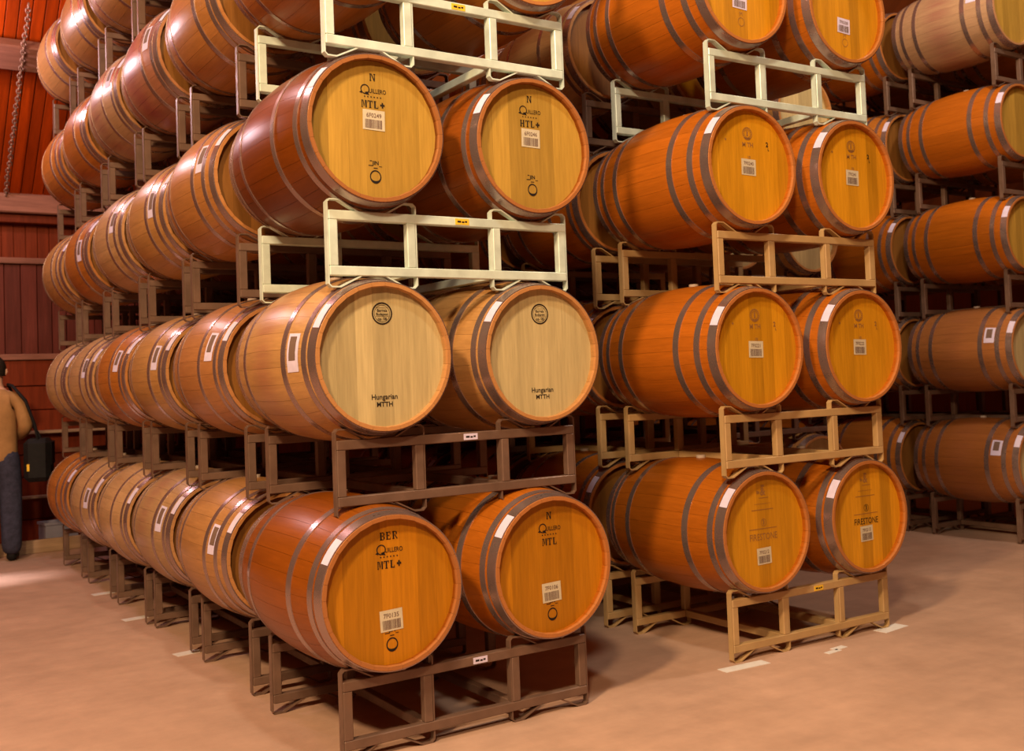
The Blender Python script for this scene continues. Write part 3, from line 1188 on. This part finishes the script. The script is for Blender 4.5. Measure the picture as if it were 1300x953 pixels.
LK = link_mesh()
for i in range(52):
    s_ = i * 0.042
    o = obj('chain_link', LK, 'chain', ch, (0.004 * math.sin(i * 0.7), -s_ * math.cos(sl), s_ * math.sin(sl)), (math.pi / 2 - sl, 0, 0))
    o.rotation_mode = 'QUATERNION'
    o.rotation_quaternion = (Matrix.Rotation(math.pi / 2 - sl, 3, 'X') @ Matrix.Rotation(math.pi / 2 * (i % 2), 3, 'Z')).to_quaternion()

# ------------------------------------------------------------------ the man at the end of the aisle
man = empty('person', (-0.42, 6.55, 0.0), R(-14))
tag(man, 'person in a tan shirt and dark jeans, back turned, at aisle end', 'person')


def skin_mesh(name, nodes, edges, root=0, sub=2):
    me = bpy.data.meshes.new(name)
    me.from_pydata([n[:3] for n in nodes], edges, [])
    o = bpy.data.objects.new(name, me)
    COL.objects.link(o)
    md = o.modifiers.new('skin', 'SKIN')
    md.use_smooth_shade = True
    lay = me.skin_vertices[0] if len(me.skin_vertices) else None
    for i, n in enumerate(nodes):
        d = me.skin_vertices[0].data[i]
        r = n[3]
        d.radius = r if isinstance(r, tuple) else (r, r)
        d.use_root = (i == root)
    s = o.modifiers.new('sub', 'SUBSURF')
    s.levels = sub
    s.render_levels = sub
    bpy.context.view_layer.update()
    out = bpy.data.meshes.new_from_object(o.evaluated_get(bpy.context.evaluated_depsgraph_get()))
    bpy.data.objects.remove(o)
    out.name = name
    out.shade_smooth()
    return out


# local frame: +y is where he faces, x to his right
nodes = [(0, 0, 0.98, (0.15, 0.11)), (0, 0.0, 1.15, (0.14, 0.10)), (0, -0.02, 1.34, (0.16, 0.115)), (0, -0.02, 1.47, (0.10, 0.085)), (0, 0.0, 1.54, 0.058), (0, 0.02, 1.60, 0.06),
         (0, 0.03, 1.69, (0.078, 0.095)), (0, 0.025, 1.76, (0.065, 0.08))]
edges = [(i, i + 1) for i in range(7)]


def limb(chain, start):
    p_ = start
    for n in chain:
        nodes.append(n)
        edges.append((p_, len(nodes) - 1))
        p_ = len(nodes) - 1
    return p_


for sx in (1, -1):
    limb([(sx * 0.095, 0, 0.90, 0.095), (sx * 0.10, 0.015, 0.50, 0.062), (sx * 0.105, -0.02, 0.10, 0.042), (sx * 0.11, 0.05, 0.045, 0.04), (sx * 0.12, 0.15, 0.035, 0.035)], 0)
    w_ = limb([(sx * 0.185, -0.02, 1.44, 0.062), (sx * 0.235, -0.03, 1.17, 0.047), (sx * 0.16, 0.17, 1.10, 0.037), (sx * 0.10, 0.29, 1.15, 0.027), (sx * 0.085, 0.34, 1.16, 0.034)], 3)
    for f_ in range(4):
        a = (f_ - 1.5) * 0.018
        limb([(sx * 0.08 - sx * 0.012, 0.375, 1.16 + a, 0.0095), (sx * 0.05, 0.40, 1.155 + a, 0.0085), (sx * 0.03, 0.385, 1.15 + a, 0.0075)], w_)
    limb([(sx * 0.075, 0.33, 1.20, 0.010), (sx * 0.055, 0.36, 1.215, 0.009)], w_)
obj('body', skin_mesh('body', nodes, edges), 'skin', man)
# face, ears, hair
for sx in (1, -1):
    obj('ear', MB().tube([(sx * 0.082, 0.012, 1.66), (sx * 0.092, 0.008, 1.685), (sx * 0.090, 0.004, 1.71)], [0.008, 0.014, 0.010], 8).mesh('ear', 60), 'skin', man)
    obj('eye', MB().tube([(sx * 0.033, 0.112, 1.692), (sx * 0.033, 0.122, 1.692)], [0.012, 0.007], 8).mesh('eye', 60), 'hair', man)
obj('nose', MB().tube([(0, 0.115, 1.695), (0, 0.138, 1.662), (0, 0.120, 1.652)], [0.008, 0.014, 0.010], 8).mesh('nose', 60), 'skin', man)
obj('mouth', MB().tube([(-0.024, 0.112, 1.628), (0, 0.119, 1.628), (0.024, 0.112, 1.628)], [0.003, 0.006, 0.003], 6).mesh('mouth', 60), 'skin', man)


def hair_mesh():
    V, F = [], []
    nu, nv = 16, 9
    for j in range(nv):
        th = (j / (nv - 1)) * R(118)
        for i in range(nu):
            a = 2 * math.pi * i / nu
            cut = 1.0 if math.sin(a) < 0.2 else 0.55
            t = th * cut
            V.append((0.092 * math.sin(t) * math.cos(a), 0.02 + 0.108 * math.sin(t) * math.sin(a), 1.705 + 0.125 * math.cos(t)))
    for j in range(nv - 1):
        for i in range(nu):
            F.append((j * nu + i, (j + 1) * nu + i, (j + 1) * nu + (i + 1) % nu, j * nu + (i + 1) % nu))
    return mesh('hair', V, F, 70)


obj('hair', hair_mesh(), 'hair', man)
sn = [(0, 0, 0.82, (0.195, 0.145)), (0, 0, 0.98, (0.19, 0.14)), (0, -0.01, 1.14, (0.185, 0.135)), (0, -0.03, 1.32, (0.195, 0.135)), (0, -0.025, 1.45, (0.125, 0.10)), (0, -0.005, 1.52, 0.068)]
se = [(0, 1), (1, 2), (2, 3), (3, 4), (4, 5)]
for sx in (1, -1):
    b0 = len(sn)
    sn += [(sx * 0.20, -0.025, 1.43, 0.078), (sx * 0.25, -0.03, 1.18, 0.066), (sx * 0.17, 0.16, 1.10, 0.052), (sx * 0.115, 0.26, 1.14, 0.042)]
    se += [(4, b0), (b0, b0 + 1), (b0 + 1, b0 + 2), (b0 + 2, b0 + 3)]
obj('shirt', skin_mesh('shirt', sn, se), 'shirt', man)
tn = [(0, 0, 1.06, (0.165, 0.125)), (0, 0, 0.92, (0.16, 0.12))]
te = [(0, 1)]
for sx in (1, -1):
    b0 = len(tn)
    tn += [(sx * 0.100, 0, 0.84, 0.118), (sx * 0.108, 0.015, 0.50, 0.10), (sx * 0.112, -0.015, 0.045, 0.088)]
    te += [(1, b0), (b0, b0 + 1), (b0 + 1, b0 + 2)]
obj('jeans', skin_mesh('jeans', tn, te), 'jeans', man)
for sx in (1, -1):
    obj('shoe', skin_mesh('shoe', [(sx * 0.106, -0.05, 0.045, 0.045), (sx * 0.11, 0.06, 0.046, 0.048), (sx * 0.12, 0.16, 0.038, (0.045, 0.036))], [(0, 1), (1, 2)]), 'black', man)

bag = empty('shoulder_bag', (-0.42, 6.55, 0.70), R(-14))
tag(bag, 'black shoulder bag hanging at the hip of the person in tan', 'bag')
bb = box_mesh('bag_body', 0.24, 0.46, -0.24, 0.14, 0.0, 0.38, 0.04)
obj('bag_body', bb, 'black', bag)
obj('bag_flap', box_mesh('bag_flap', 0.456, 0.472, -0.20, 0.10, 0.14, 0.35, 0.008), 'black', bag)
obj('bag_strap', MB().tube([(0.36, -0.20, 0.36), (0.335, -0.19, 0.50), (0.26, -0.16, 0.72), (0.15, -0.10, 0.855), (0.10, 0.02, 0.87), (0.14, 0.12, 0.76), (0.28, 0.17, 0.50), (0.36, 0.10, 0.36)], 0.014, 6).mesh('bag_strap', 60), 'black', bag)
obj('bag_tag', box_mesh('bag_tag', 0.27, 0.29, -0.246, -0.240, 0.10, 0.16), 'yellow', bag)
